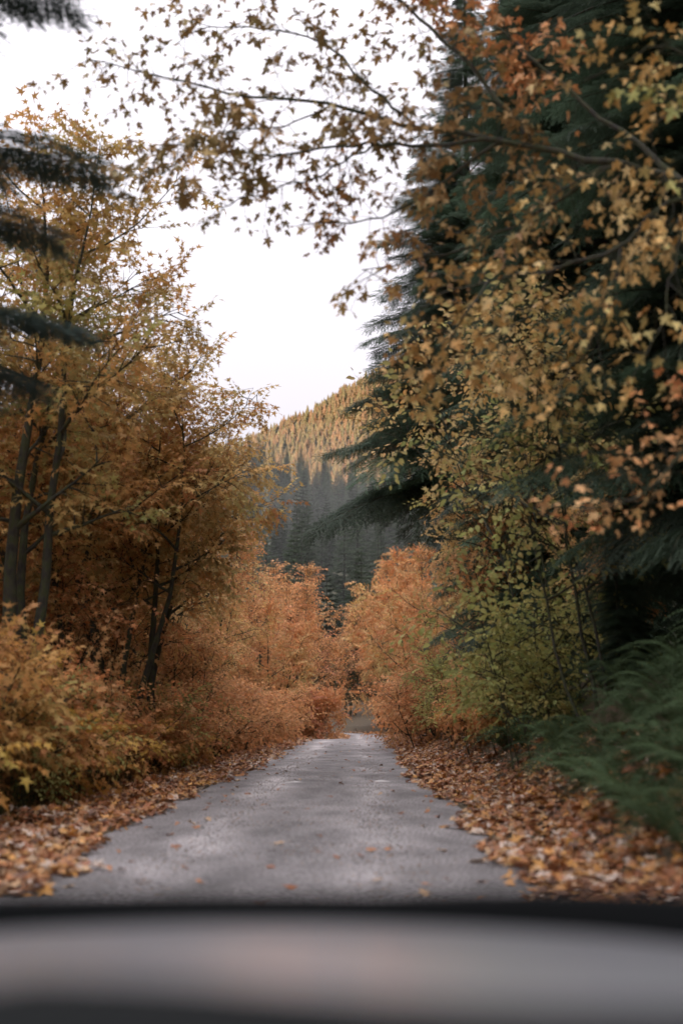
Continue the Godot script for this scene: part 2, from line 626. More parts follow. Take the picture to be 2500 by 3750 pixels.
# ---------------------------------------------------------------- sheets of land
func sheet(xs: Array, zs: Array, height: Callable, mat: Material) -> ArrayMesh:
	var st := SurfaceTool.new()
	st.begin(Mesh.PRIMITIVE_TRIANGLES)
	st.set_smooth_group(0)
	for z in zs:
		for x in xs:
			st.set_color(Color.WHITE)
			st.add_vertex(Vector3(x, height.call(x, z), z))
	var w := xs.size()
	for j in zs.size() - 1:
		for i in w - 1:
			var a := j * w + i
			st.add_index(a); st.add_index(a + 1); st.add_index(a + w)
			st.add_index(a + 1); st.add_index(a + w + 1); st.add_index(a + w)
	st.generate_normals()
	var m := st.commit()
	m.surface_set_material(0, mat)
	return m

func steps(a: float, b: float, n_: int, bend := 1.0) -> Array:
	var out := []
	for i in n_ + 1: out.append(lerpf(a, b, pow(float(i) / n_, bend)))
	return out

func near_ridge_y(x: float, z: float) -> float:
	var d := -z
	var y := -1.5 + 0.262 * maxf(0.0, d - 165.0)
	if d > 640.0: y = -1.5 + 0.262 * 475.0 - (d - 640.0) * 0.3
	return y + noise.get_noise_2d(x * 0.7, z * 0.7) * 12.0 * sm(160, 300, d) + 0.10 * absf(x) * sm(100, 300, d)

func far_hill_y(x: float, z: float) -> float:
	var d := -z
	var top := clampf(440.0 + 0.5 * x, 40.0, 680.0) + noise.get_noise_2d(x * 0.25, 40.0) * 22.0
	var k := clampf((d - 950.0) / 550.0, 0.0, 1.0)
	var y := top * k
	if d > 1500.0: y = top - (d - 1500.0) * 0.35
	return y + noise.get_noise_2d(x * 0.3, z * 0.3) * 16.0 * k

func build_setting() -> void:
	# ground: dense round the road, wide beyond it
	var xs := steps(-70.0, -8.0, 16) + steps(-7.5, 9.0, 66) + steps(10.0, 70.0, 16)
	var zs := steps(40.0, 6.0, 14) + steps(5.5, -70.0, 150) + steps(-71.0, -175.0, 80)
	var gy := func(x: float, z: float) -> float:
		var off := absf(x - road_mid(-z))
		return ground_y(x, z) - (0.10 if off < road_half(-z) - 0.1 else 0.0)
	structure("ground", sheet(xs, zs, gy, M.soil), "dark leaf mould and soil of the forest floor beside the road", "ground")
	# valley floor reaching to the horizon
	var wide := func(x: float, z: float) -> float:
		return -2.6 + noise.get_noise_2d(x * 0.1, z * 0.1) * 0.8
	structure("valley_floor", sheet(steps(-5000, 5000, 40), steps(5000, -5000, 40), wide, M.wood), "dark valley floor under the forest", "ground")
	# road
	var st := SurfaceTool.new()
	st.begin(Mesh.PRIMITIVE_TRIANGLES)
	var zr := steps(30.0, 4.0, 26) + steps(3.8, -60.0, 420) + steps(-60.5, -190.0, 200)
	var cols_n := 40
	for z in zr:
		var d: float = -z
		var hw := road_half(d)
		for i in cols_n + 1:
			var s := -1.0 + 2.0 * i / cols_n
			var rag := noise.get_noise_2d(z * 30.0, 7.0 + 50.0 * signf(s)) * 0.16 * absf(s)
			var x := road_mid(d) + s * (hw + 0.15 + rag)
			var rut := -0.014 * (exp(-pow((absf(s) - 0.45) / 0.13, 2.0)))
			var y := road_y(d) + 0.03 - 0.05 * s * s + rut + noise.get_noise_2d(x * 40.0, z * 40.0) * 0.012
			if absf(s) > 0.95: y = minf(y, ground_y(x, z) - 0.06)
			var worn := (1.25 if s < 0.0 else 0.85) * exp(-pow((absf(s + 0.04) - 0.40) / 0.16, 2.0))
			var k := 0.29 + 0.3 * worn * (0.7 + 0.9 * noise.get_noise_2d(x * 60.0, z * 14.0)) + 0.08 * noise.get_noise_2d(x * 70.0, z * 25.0)
			k *= 1.0 + 0.28 * noise.get_noise_2d(x * 45.0 + 300.0, z * 22.0)
			k *= 1.0 + 0.5 * noise.get_noise_2d(x * 130.0 + 700.0, z * 60.0)
			st.set_color(Color(k * 1.02, k * 0.975, k * 0.985))
			st.add_vertex(Vector3(x, y, z))
	for j in zr.size() - 1:
		for i in cols_n:
			var a := j * (cols_n + 1) + i
			var w := cols_n + 1
			st.add_index(a); st.add_index(a + 1); st.add_index(a + w)
			st.add_index(a + 1); st.add_index(a + w + 1); st.add_index(a + w)
	st.generate_normals()
	var rm := st.commit()
	rm.surface_set_material(0, M.road)
	structure("road", rm, "narrow worn grey forest road with pale wheel tracks and ragged edges", "road")
	# shaded slope and sunlit hill ahead, mountain behind that keeps the sun off the valley
	structure("hillside", sheet(steps(-420, 380, 50), steps(-170, -900, 50), near_ridge_y, M.wood), "shaded slope under the evergreens beyond the bend", "hill")
	structure("hill", sheet(steps(-900, 800, 60), steps(-940, -2100, 50), far_hill_y, M.wood), "sunlit wooded hill closing the valley ahead", "hill")
	var mount := func(x: float, z: float) -> float:
		var k := clampf(1.0 - absf(z - 2000.0) / 620.0, 0.0, 1.0)
		return -10.0 + (515.0 + noise.get_noise_2d(x * 0.12, z * 0.12) * 60.0) * k
	structure("mountain", sheet(steps(-4200, 4200, 60), steps(2640, 1360, 20), mount, M.wood), "wooded mountain behind the car that shades the valley", "mountain")

# ---------------------------------------------------------------- forest
func g3(x: float, d: float) -> Vector3:
	return Vector3(x, ground_y(x, -d), -d)

func build_far_forest() -> void:
	# evergreens on the shaded slope, each a tree of its own
	var kinds := []
	for k in 4: kinds.append(far_conifer_mesh(300 + k, 30.0, 4.6 + 0.5 * k, 1.0, 7))
	var stem := Buf.new()
	stem.tube([Vector3(0, -1.5, 0), Vector3(0, 10, 0), Vector3(0, 29, 0)], [0.42, 0.3, 0.03], 6, Color.WHITE)
	var stem_mesh := stem.mesh(M.bark)
	var tints := []
	for k in 5:
		var mt: StandardMaterial3D = M.needle.duplicate()
		var v := 0.55 + 0.22 * k
		mt.albedo_color = Color(0.095 * v, 0.13 * v, 0.075 * v).linear_to_srgb()
		tints.append(mt)
	rng.seed = 77
	var count := 0
	var more_at := []
	var more_tint := []
	var d := 172.0
	while d < 650.0:
		var x := (540.0 - 828.0) / 2643.0 * d - 14.0
		while x < (960.0 - 828.0) / 2643.0 * d + 14.0:
			var px := x + rf(-4, 4)
			var pz := -d + rf(-5, 5)
			var at := Vector3(px, near_ridge_y(px, pz) - 0.5, pz)
			var s := rf(0.45, 0.95)
			if count < 296:
				var t := thing("fir_tree", at, "tall dark fir on the shaded slope beyond the bend", "tree", "firs on the shaded slope")
				var c := part("crown", kinds[rng.randi() % 4], t)
				c.material_override = tints[rng.randi() % 5]
				part("trunk", stem_mesh, t)
				t.scale = Vector3(s * rf(0.85, 1.1), s, s * rf(0.85, 1.1))
				t.rotation.y = rf(0, TAU)
			else:
				var v := rf(0.55, 1.45)
				more_at.append(Transform3D(Basis(Vector3.UP, rf(0, TAU)) * Basis.from_scale(Vector3(s * rf(0.85, 1.1), s, s)), at))
				more_tint.append(Color(0.095 * v, 0.13 * v, 0.075 * v))
			count += 1
			x += 7.2 * (1.0 + d / 900.0)
		d += 7.5 * (1.0 + d / 420.0)
	print("slope firs ", count)
	if more_at.size():
		var sf := copies_of("slope_forest", kinds[1], more_at, more_tint, self)
		tag(sf, "distant firs along the top of the shaded slope", "forest", "", "stuff")
	# sunlit wood on the hill: one mass
	var where := []
	var cols := []
	var hk := tier_conifer_mesh(24.0, 6.4)
	rng.seed = 78
	var hx := -460.0
	while hx < 380.0:
		var hd := 1260.0
		while hd < 1560.0:
			var x2 := hx + rf(-5, 5)
			var z2 := -hd + rf(-5, 5)
			var s2 := rf(0.4, 0.85)
			where.append(Transform3D(Basis(Vector3.UP, rf(0, TAU)) * Basis.from_scale(Vector3(s2, s2, s2)), Vector3(x2, far_hill_y(x2, z2) - 1.0, z2)))
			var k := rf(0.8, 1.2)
			cols.append(Color(0.095 * k, 0.13 * k, 0.075 * k).lerp(Color(0.15 * k, 0.115 * k, 0.08 * k), rf(0.2, 1.0)))  # sunset warmth mixed into the green of the slope firs
			hd += 7.5
		hx += 5.2
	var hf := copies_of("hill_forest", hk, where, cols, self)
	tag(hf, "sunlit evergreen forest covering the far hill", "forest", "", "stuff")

func build_haze() -> void:
	# evening haze lying in the valley between the bend and the slope
	var f := FogVolume.new()
	f.name = "haze"
	f.shape = 0
	f.size = Vector3(520, 110, 560)
	var fm := FogMaterial.new()
	fm.density = 0.0007
	fm.albedo = Color(0.95, 0.95, 0.93)
	f.material = fm
	add_child(f)
	f.position = Vector3(-20, 22, -430)
	tag(f, "thin blue evening haze hanging before the wooded slope", "haze", "", "stuff")

func build_left() -> void:
	var t1 := broadleaf("bigleaf_maple", g3(-5.75, 20.5), "tall twin-stemmed maple with olive and orange leaves and dark mossy trunks", {seed = 11, h = 13.0, stems = 3, trunk_r = 0.15, radius = 3.0, limbs = 11, pal = OLIVE + [LIME[0]], wander = 0.14, from = 0.36, foot = 0.5, lean = 0.14, density = 0.95, leaf = 1.0})
	var t2 := broadleaf("bigleaf_maple", g3(-5.9, 27.5), "slender open-crowned maple with sparse leaves, taller than its neighbours", {seed = 12, h = 17.2, stems = 1, trunk_r = 0.13, radius = 3.0, limbs = 19, pal = OLIVE, from = 0.25, density = 0.75, leaf = 0.95})
	var t3 := broadleaf("bigleaf_maple", g3(-5.4, 27.5), "four-stemmed maple with black trunks and rust-brown leaves leaning to the road", {seed = 13, h = 10.3, stems = 4, trunk_r = 0.12, radius = 2.6, limbs = 10, pal = RUSSET + OLIVE + GOLD, wander = 0.15, from = 0.42, foot = 0.45, lean = 0.13, density = 1.5, leaf = 0.95})
	t3.rotation.y = 2.6
	var t4 := broadleaf("bigleaf_maple", g3(-6.9, 33.0), "rounded maple of dense brown-orange leaves behind the four-stemmed one", {seed = 14, h = 12.2, stems = 2, trunk_r = 0.13, radius = 3.1, limbs = 12, pal = OLIVE + GOLD + RUSSET + [LIME[0]], from = 0.2, wander = 0.15, density = 1.2, leaf = 1.0})
	var t5 := broadleaf("bigleaf_maple", g3(-7.9, 43.0), "russet maple overhanging the roadside thicket before the crest", {seed = 15, h = 12.6, stems = 2, trunk_r = 0.13, radius = 3.2, limbs = 12, pal = RUSSET + ORANGE + GOLD, wander = 0.15, from = 0.15, density = 1.2, leaf = 1.1})
	again(t3, g3(-6.3, 31.0), 0.6, 1.05, "crooked many-stemmed maple between the four-stemmed and the rounded one")
	again(t3, g3(-6.6, 23.5), 4.4, 0.95, "crooked brown maple between the twin-stemmed and the slender one")
	again(t4, g3(-8.4, 55.0), 2.1, 0.98, "brown-orange maple standing just before the road crest")
	again(t5, g3(-9.3, 66.0), 4.0, 1.0, "russet maple at the edge of the crest behind the rosy bush")
	rng.seed = 90
	var behind := [[-9.6, 17], [-10.4, 24], [-9.0, 30], [-11.5, 36], [-9.6, 41], [-12.0, 48], [-9.5, 52], [-12.5, 60], [-10.0, 72], [-14.0, 30], [-15.5, 42], [-13.0, 20], [-8.3, 37], [-15.5, 54], [-9.0, 62]]
	var src := [t1, t4, t5, t3, t5]
	for i in behind.size():
		var b = behind[i]
		again(src[i % 5], g3(b[0], b[1]), rf(0, TAU), rf(0.8, 1.02), "orange maple deep in the wood behind the roadside maples", "maples deep in the wood")
	# young understory of thin bare-stemmed maples that fills the wood
	var u1 := broadleaf("maple_sapling", g3(-7.4, 22.5), "thin maple sapling with orange leaves among the dark trunks", {seed = 21, h = 4.6, stems = 3, trunk_r = 0.03, radius = 1.6, limbs = 7, pal = ORANGE + RUSSET, from = 0.2, density = 0.9, leaf = 0.85, foot = 0.2}, "saplings among the maple trunks")
	for p in [[-6.3, 24.2], [-8.6, 19.5], [-6.2, 29], [-7.6, 33], [-6.6, 37.5], [-7.2, 42], [-8.4, 27], [-6.8, 48], [-7.5, 55], [-9.5, 22], [-10.5, 29], [-5.6, 38.5], [-6.0, 61]]:
		again(u1, g3(p[0], p[1]), rf(0, TAU), rf(0.8, 1.25))

func build_shrubs() -> void:
	# thicket along the left road edge
	var s1 := broadleaf("maple_shrub", g3(-5.4, 15.6), "yellow and gold young maple bush at the road edge", {seed = 31, h = 2.0, stems = 7, trunk_r = 0.014, radius = 0.85, limbs = 5, pal = YELLOW + RUSSET, from = 0.45, density = 1.0, leaf = 0.8, foot = 0.35, lean = 0.25}, "yellow bushes along the road", "shrub")
	var s2 := broadleaf("maple_shrub", g3(-5.0, 18.6), "rusty orange young maple bush at the road edge", {seed = 32, h = 1.9, stems = 7, trunk_r = 0.014, radius = 0.85, limbs = 5, pal = RUSSET + ORANGE + YELLOW, from = 0.42, density = 1.0, leaf = 0.88, foot = 0.35, lean = 0.25}, "rusty bushes along the road", "shrub")
	var s3 := broadleaf("maple_shrub", g3(-5.0, 34.0), "bright orange young maple bush at the road edge", {seed = 33, h = 2.1, stems = 7, trunk_r = 0.015, radius = 1.0, limbs = 5, pal = ORANGE, from = 0.15, density = 1.0, leaf = 0.92, foot = 0.45, lean = 0.3}, "bright orange bushes along the road", "shrub")
	rng.seed = 91
	for p in [[-6.6, 14.6], [-5.3, 17.4], [-6.7, 16.6], [-6.2, 18.6], [-5.5, 13.6], [-7.6, 19.0], [-7.2, 15.4]]:
		again(s1, g3(p[0], p[1]), rf(0, TAU), rf(0.85, 1.12))
	for p in [[-6.2, 20.0], [-5.2, 21.2], [-6.4, 22.4], [-5.0, 23.8], [-5.9, 25.4], [-4.9, 26.6], [-5.6, 28.6], [-4.9, 30.6], [-6.0, 31.0], [-7.3, 24.5]]:
		again(s2, g3(p[0], p[1]), rf(0, TAU), rf(0.85, 1.15))
	for p in [[-5.7, 36], [-4.8, 38], [-5.6, 40.5], [-4.7, 43], [-5.6, 46], [-4.6, 49], [-5.4, 52], [-4.6, 55], [-5.5, 58.5], [-4.6, 61.5], [-5.6, 65]]:
		again(s3, g3(p[0], p[1]), rf(0, TAU), rf(1.0, 1.3))
	# rosy thicket where the road drops
	var s4 := broadleaf("maple_thicket", g3(-3.9, 82.0), "broad rosy-orange bush beyond the crest hiding the bend", {seed = 34, h = 4.2, stems = 8, trunk_r = 0.04, radius = 1.9, limbs = 6, pal = ROSE + ORANGE, from = 0.08, density = 1.4, leaf = 1.25, foot = 1.0, lean = 0.3}, "", "shrub")
	again(s4, g3(-6.6, 79.0), 1.0, 0.95, "rosy-orange bush beyond the crest, further from the bend")
	# right road edge
	for p in [[2.65, 52], [3.0, 47], [2.7, 44], [2.6, 57], [3.9, 50], [2.5, 63]]:
		again(s3, g3(p[0], p[1]), rf(0, TAU), rf(1.15, 1.6), "bright orange bush below the big fir across the road", "orange bushes below the big fir")
	var s5 := broadleaf("salmonberry_bush", g3(3.05, 33.5), "loose yellow-green bush with oval leaves on the bank below the firs", {seed = 35, h = 2.2, stems = 7, trunk_r = 0.012, radius = 1.0, limbs = 5, pal = LIME + LIME + [GOLD[0]], from = 0.25, density = 0.85, leaf = 1.0, foot = 0.45, lean = 0.3, sprays = ovate_sprays}, "yellow-green bushes on the bank", "shrub")
	for p in [[-5.3, 17.0], [-6.0, 14.0], [-5.2, 20.2], [-5.9, 23.4], [-5.1, 28.0], [-5.3, 36.5]]:
		again(s5, g3(p[0], p[1]), rf(0, TAU), rf(0.7, 1.0), "yellow-green bush with oval leaves in the thicket under the maples", "yellow-green bushes in the thicket")
	for p in [[3.3, 29.5], [3.2, 23.5], [3.1, 20.0], [3.4, 40.5]]:
		again(s5, g3(p[0], p[1]), rf(0, TAU), rf(0.75, 1.2))
	for p in [[2.9, 35], [3.2, 31.5], [2.85, 28.0], [3.0, 24.0], [3.3, 38]]:
		again(s2, g3(p[0], p[1]), rf(0, TAU), rf(0.6, 0.95), "sparse rusty bush on the bank between the firs and the road", "rusty bushes on the bank")
	var v1 := broadleaf("vine_maple", g3(4.0, 30.0), "tall orange vine maple reaching out in front of the firs", {seed = 41, h = 7.5, stems = 3, trunk_r = 0.05, radius = 2.2, limbs = 8, pal = ORANGE + GOLD, from = 0.2, density = 0.8, leaf = 1.0, foot = 0.2, aim = Vector3(-0.35, 0, 0.1)})
	again(v1, g3(3.9, 38.0), 0.7, 0.9, "lower orange vine maple by the big fir's foot")
	again(v1, g3(4.9, 21.5), 0.4, 0.62, "small thin vine maple on the bank behind the ferns")
	broadleaf("alder_sapling", g3(3.6, 18.0), "leaning alder sapling with yellow-green oval leaves in front of the firs", {seed = 42, h = 7.2, stems = 3, trunk_r = 0.032, radius = 2.3, limbs = 9, pal = LIME + LIME + GOLD, from = 0.3, wander = 0.2, density = 0.4, leaf = 1.15, foot = 0.2, sprays = ovate_sprays, aim = Vector3(-0.4, 0, 0.0)})
	broadleaf("alder_sapling", g3(3.7, 24.0), "second alder sapling with pale oval leaves over the road edge", {seed = 43, h = 8.8, stems = 2, trunk_r = 0.035, radius = 2.4, limbs = 10, pal = LIME + GOLD, from = 0.35, wander = 0.2, density = 0.42, leaf = 1.2, foot = 0.2, sprays = ovate_sprays, aim = Vector3(-0.3, 0, 0.0)})

func build_bend() -> void:
	# glowing orange maples round the bend
	var b1 := broadleaf("orange_maple", g3(-4.6, 96.0), "full orange maple left standing over the bend behind the rosy bush", {seed = 51, h = 13.5, stems = 3, trunk_r = 0.16, radius = 3.9, limbs = 11, pal = ORANGE + ORANGE + ROSE, from = 0.08, density = 0.85, leaf = 1.5, foot = 0.6})
	b1.set_meta("label", "full orange maple standing over the bend behind the rosy bush")
	var b2 := broadleaf("orange_maple", g3(4.6, 92.0), "glowing light orange maple across the bend beside the firs", {seed = 52, h = 14.0, stems = 3, trunk_r = 0.16, radius = 3.8, limbs = 11, pal = ORANGE + ORANGE + GOLD, from = 0.05, density = 0.85, leaf = 1.5, foot = 0.6})
	again(b1, g3(-8.0, 86.0), 1.2, 0.95, "orange maple at the bend set back behind the rosy bush")
	again(b2, g3(2.4, 131.0), 3.0, 1.4, "pale orange maple closing the view behind the bend")
	again(b2, g3(5.6, 72.0), 0.8, 0.86, "orange maple across the road at the foot of the dip")
	again(b1, g3(-1.5, 150.0), 2.4, 1.1, "orange maple far round the bend beside the evergreens")
	again(b2, g3(7.4, 108.0), 5.0, 1.1, "tall light orange maple behind the bend's outer edge")
	again(b1, g3(-7.2, 118.0), 4.2, 1.35, "dull orange maple in the wood beyond the bend")
	again(b2, g3(6.2, 124.0), 1.9, 1.4, "golden orange maple at the far outer edge of the bend")
	again(b1, g3(-12.5, 108.0), 0.3, 1.1, "orange maple deep in the wood level with the bend")
	again(b2, g3(-5.6, 74.0), 2.6, 0.66, "lower orange maple beside the rosy bush at the crest")
	again(b1, g3(-9.5, 74.0), 5.1, 0.85, "orange maple over the roadside bushes at the crest")

func build_firs() -> void:
	var f1 := conifer("douglas_fir", g3(4.5, 45.0), "big fir whose long boughs hang out over the road", {seed = 61, h = 33.0, r = 0.42, radius = 8.6, from = 8.6, whorl = 8, step = 0.6, power = 1.2})
	var f2 := conifer("douglas_fir", g3(6.2, 28.0), "dark fir standing behind the alder saplings", {seed = 62, h = 31.0, r = 0.4, radius = 4.3, from = 1.8, whorl = 7, step = 0.5, power = 0.55})
	var f3 := conifer("douglas_fir", g3(5.9, 17.5), "dark fir rising from the ferny bank", {seed = 63, h = 27.0, r = 0.36, radius = 3.4, from = 1.8, whorl = 7, step = 0.45, power = 0.5})
	again(f2, g3(9.6, 22.0), 1.0, 0.98, "dark fir in the second row behind the ferny bank")
	again(f1, g3(10.5, 35.0), 2.0, 0.95, "tall fir in the second row behind the alders")
	again(f3, g3(8.8, 12.0), 3.0, 1.05, "dark fir further up the bank above the ferns")
	again(f2, g3(6.5, 37.0), 4.2, 0.98, "fir squeezed between the big fir and the alders")
	again(f2, g3(7.0, 58.0), 5.0, 0.85, "fir behind the big fir near the crest")
	again(f3, g3(12.5, 28.0), 5.0, 1.1, "fir in the third row of the dark wood on the bank")
	again(f1, g3(14.0, 50.0), 1.0, 0.9, "fir in the third row behind the big fir")
	for p in [[4.3, 24.5, 0.13], [4.0, 33.0, 0.15], [4.6, 19.6, 0.12], [4.2, 41.0, 0.16], [5.0, 29.0, 0.18], [3.9, 28.0, 0.11], [3.7, 22.0, 0.1], [4.0, 18.0, 0.12], [3.6, 36.0, 0.13], [4.6, 22.6, 0.16]]:
		again(f3, g3(p[0], p[1]), rf(0, TAU), p[2], "young fir sapling among the bushes on the bank", "young firs on the bank")
	# backdrop of evergreens closing both sides of the wood
	rng.seed = 95
	for i in 16:
		var side := -1.0 if i % 2 else 1.0
		var x := side * rf(19.0, 30.0)
		var d := 8.0 + i * 6.5 + rf(-2, 2)
		again(f2 if i % 3 else f3, g3(x, d), rf(0, TAU), rf(0.5, 0.68) if side < 0 else rf(0.7, 0.95), "evergreen closing the back of the wood", "evergreens at the back of the wood")
	# hemlock beside the car, its boughs reaching into view
	var t := thing("hemlock", g3(-5.4, 9.0), "hemlock beside the road reaching dark feathery boughs over the verge", "tree")
	var b := Buf.new()
	var path := []
	for i in 9: path.append(Vector3(0, 2.2 * i - 0.3, 0))
	b.tube(path, taper(9, 0.3, 0.03), 9, Color.WHITE)
	part("trunk", b.mesh(M.bark), t)
	var mats := []
	for k in 4:
		var mt: StandardMaterial3D = M.needle.duplicate()
		var v := 0.75 + 0.12 * k
		mt.albedo_color = Color(0.045 * v, 0.07 * v, 0.056 * v).linear_to_srgb()
		mats.append(mt)
	rng.seed = 64
	var lush := [bough(251, true, 1.45).mesh(M.needle), bough(252, true, 1.45).mesh(M.needle)]
	var want := [[7.3, 0.0, 2.8, 0.3], [5.85, 0.03, 3.05, 0.28], [5.5, 0.18, 2.7, 0.24], [5.35, -0.08, 2.2, 0.2], [4.4, 0.02, 2.95, 0.28], [4.1, 0.16, 2.6, 0.24], [3.9, -0.06, 2.3, 0.22]]
	for i in 46:
		want.append([1.5 + i * 0.33, rf(1.0, 5.3), rf(2.0, 3.2) * (1.0 - i / 60.0), rf(0.0, 0.3)])
	for w in want:
		var m := part("bough", lush[rng.randi() % 2], t)
		m.material_override = mats[rng.randi() % 4]
		m.transform = Transform3D(Basis(Vector3.UP, w[1]) * Basis(Vector3(0, 0, 1), w[3]) * Basis(Vector3(1, 0, 0), rf(-0.2, 0.2)) * Basis.from_scale(Vector3(w[2], w[2], w[2] * 0.8)), Vector3(0, w[0], 0))

# ---------------------------------------------------------------- the maple over the road
# a place ahead of the car: metres to the side, up, ahead
func build_overhang() -> void:
	rng.seed = 71
	var root := g3(5.6, 10.6)
	var t := thing("bigleaf_maple", root, "large maple beside the road spreading leafy branches over it and across the sky", "tree")
	var b := Buf.new()
	b.tube([Vector3(0.1, -0.4, 0), Vector3(0, 1.5, 0), Vector3(-0.1, 4.0, 0.1), Vector3(-0.3, 6.5, 0.0), Vector3(-0.4, 9.0, -0.2), Vector3(-0.8, 12.5, -0.5)], [0.36, 0.28, 0.24, 0.2, 0.15, 0.05], 10, Color.WHITE)
	part("trunk", b.mesh(M.bark), t)
	# limbs given as picture places with their distance, turned into world places
	var limbs := [
		{p = [[2000, 640, 10.8], [1560, 420, 11.3], [1400, 380, 11.6], [1150, 325, 12.0], [950, 290, 12.4], [760, 240, 12.7], [570, 215, 12.9], [430, 190, 13.1], [300, 150, 13.2], [200, 130, 13.3]], r = 0.06, den = 1.04, from = 0.3, pal = SILHOUETTE_BROWN, size = 0.92},
		{p = [[1150, 325, 12.0], [960, 335, 12.3], [860, 330, 12.6], [740, 345, 12.8], [600, 352, 13.0], [480, 345, 13.1], [380, 330, 13.3]], r = 0.03, den = 1.19, from = 0.1, pal = SILHOUETTE_BROWN, size = 0.92},
		{p = [[1230, 340, 11.9], [1110, 190, 12.3], [1000, 80, 12.6], [880, -30, 12.9], [720, -90, 13.1], [560, -60, 13.2], [420, -20, 13.3]], r = 0.035, den = 1.25, from = 0.05, pal = SILHOUETTE_BROWN + OLIVE, size = 0.92},
		{p = [[950, 290, 12.4], [840, 190, 12.9], [730, 90, 13.3], [600, 60, 13.6], [480, 60, 13.7], [400, 100, 13.8]], r = 0.022, den = 1.25, from = 0.05, pal = SILHOUETTE_BROWN, size = 0.92},
		{p = [[1150, 325, 12.0], [1010, 430, 12.3], [900, 490, 12.6], [780, 510, 12.8], [690, 515, 13.0]], r = 0.025, den = 1.46, from = 0.05, pal = SILHOUETTE_BROWN + RUSSET, size = 0.92},
		{p = [[860, 330, 12.6], [740, 400, 12.9], [640, 430, 13.1], [560, 455, 13.2], [500, 475, 13.3]], r = 0.016, den = 1.04, from = 0.1, pal = SILHOUETTE_BROWN, size = 0.92},
		{p = [[760, 240, 12.7], [640, 290, 12.8], [520, 300, 12.6], [430, 350, 12.4], [370, 400, 12.3]], r = 0.014, den = 1.25, from = 0.2, pal = SILHOUETTE_BROWN, size = 1.25},
		{p = [[1400, 380, 11.6], [1250, 480, 12.0], [1100, 560, 12.5], [960, 600, 12.9], [830, 620, 13.1]], r = 0.03, den = 1.25, from = 0.15, pal = SILHOUETTE_BROWN + OLIVE, size = 0.92},
		{p = [[1560, 420, 11.3], [1350, 250, 12.0], [1200, 120, 12.6], [1080, 20, 13.2], [980, -60, 13.6]], r = 0.035, den = 1.0, from = 0.35, pal = ORANGE, size = 1.0},
		{p = [[2000, 440, 11.1], [1568, 465, 10.7], [1420, 570, 10.7], [1270, 620, 10.9], [1120, 645, 11.3], [980, 690, 11.8]], r = 0.05, den = 0.96, from = 0.22, pal = GOLD, size = 0.85},
		{p = [[1568, 465, 10.7], [1500, 400, 10.7], [1420, 380, 10.8], [1330, 420, 11.0], [1230, 480, 11.4]], r = 0.02, den = 1.09, from = 0.1, pal = GOLD, size = 0.85},
		{p = [[1420, 570, 10.7], [1400, 680, 10.7], [1360, 780, 10.8], [1300, 860, 10.9], [1260, 900, 11.0]], r = 0.02, den = 1.26, from = 0.1, pal = GOLD, size = 0.85},
		{p = [[1568, 465, 10.7], [1540, 620, 10.4], [1520, 720, 10.4], [1480, 820, 10.4]], r = 0.02, den = 0.92, from = 0.2, pal = GOLD, size = 0.85},
		{p = [[1900, 120, 11.1], [1640, 150, 10.2], [1500, 110, 10.0], [1420, 160, 10.0], [1340, 190, 10.1]], r = 0.025, den = 0.84, from = 0.35, pal = GOLD, size = 0.85},
		{p = [[1640, 150, 10.2], [1540, 260, 10.0], [1480, 310, 10.0]], r = 0.014, den = 0.84, from = 0.3, pal = GOLD + LIME, size = 0.9},
		{p = [[2000, 900, 11.1], [1640, 980, 10.3], [1540, 1080, 10.2], [1450, 1150, 10.2], [1340, 1170, 10.3]], r = 0.025, den = 0.92, from = 0.4, pal = GOLD + ORANGE, size = 0.8},
		{p = [[1120, 645, 11.3], [1060, 740, 11.0], [1010, 820, 12.1], [960, 860, 13.0]], r = 0.014, den = 0.76, from = 0.1, pal = GOLD + OLIVE, size = 0.85},
		{p = [[1270, 620, 10.9], [1210, 720, 11.6], [1130, 800, 11.2], [1080, 840, 12.1]], r = 0.014, den = 0.76, from = 0.15, pal = ORANGE + GOLD, size = 0.85},
	]
	# higher limbs of the same crown, out of view, added to shade those below; metres from the trunk's foot
	for a in [[-1.0, 1.0], [-5.5, 1.2], [-6.0, -2.2], [-4.0, -4.5], [-6.5, -0.6], [-2.5, -5.0], [-3.5, 3.0], [-4.8, -3.2], [-7.5, -2.6], [-7.2, 0.6]]:
		var y0 := rf(8.0, 11.0)
		var e := Vector3(a[0], y0 + rf(1.5, 2.6), a[1])
		limbs.append({w = [Vector3(-0.5, y0 - 0.5, 0), Vector3(a[0] * 0.35, y0 + 1.0, a[1] * 0.35), Vector3(a[0] * 0.7, y0 + 1.6, a[1] * 0.7), e], r = 0.05, den = 1.3, from = 0.2, pal = OLIVE + GOLD, size = 1.1})
	var leaves := []
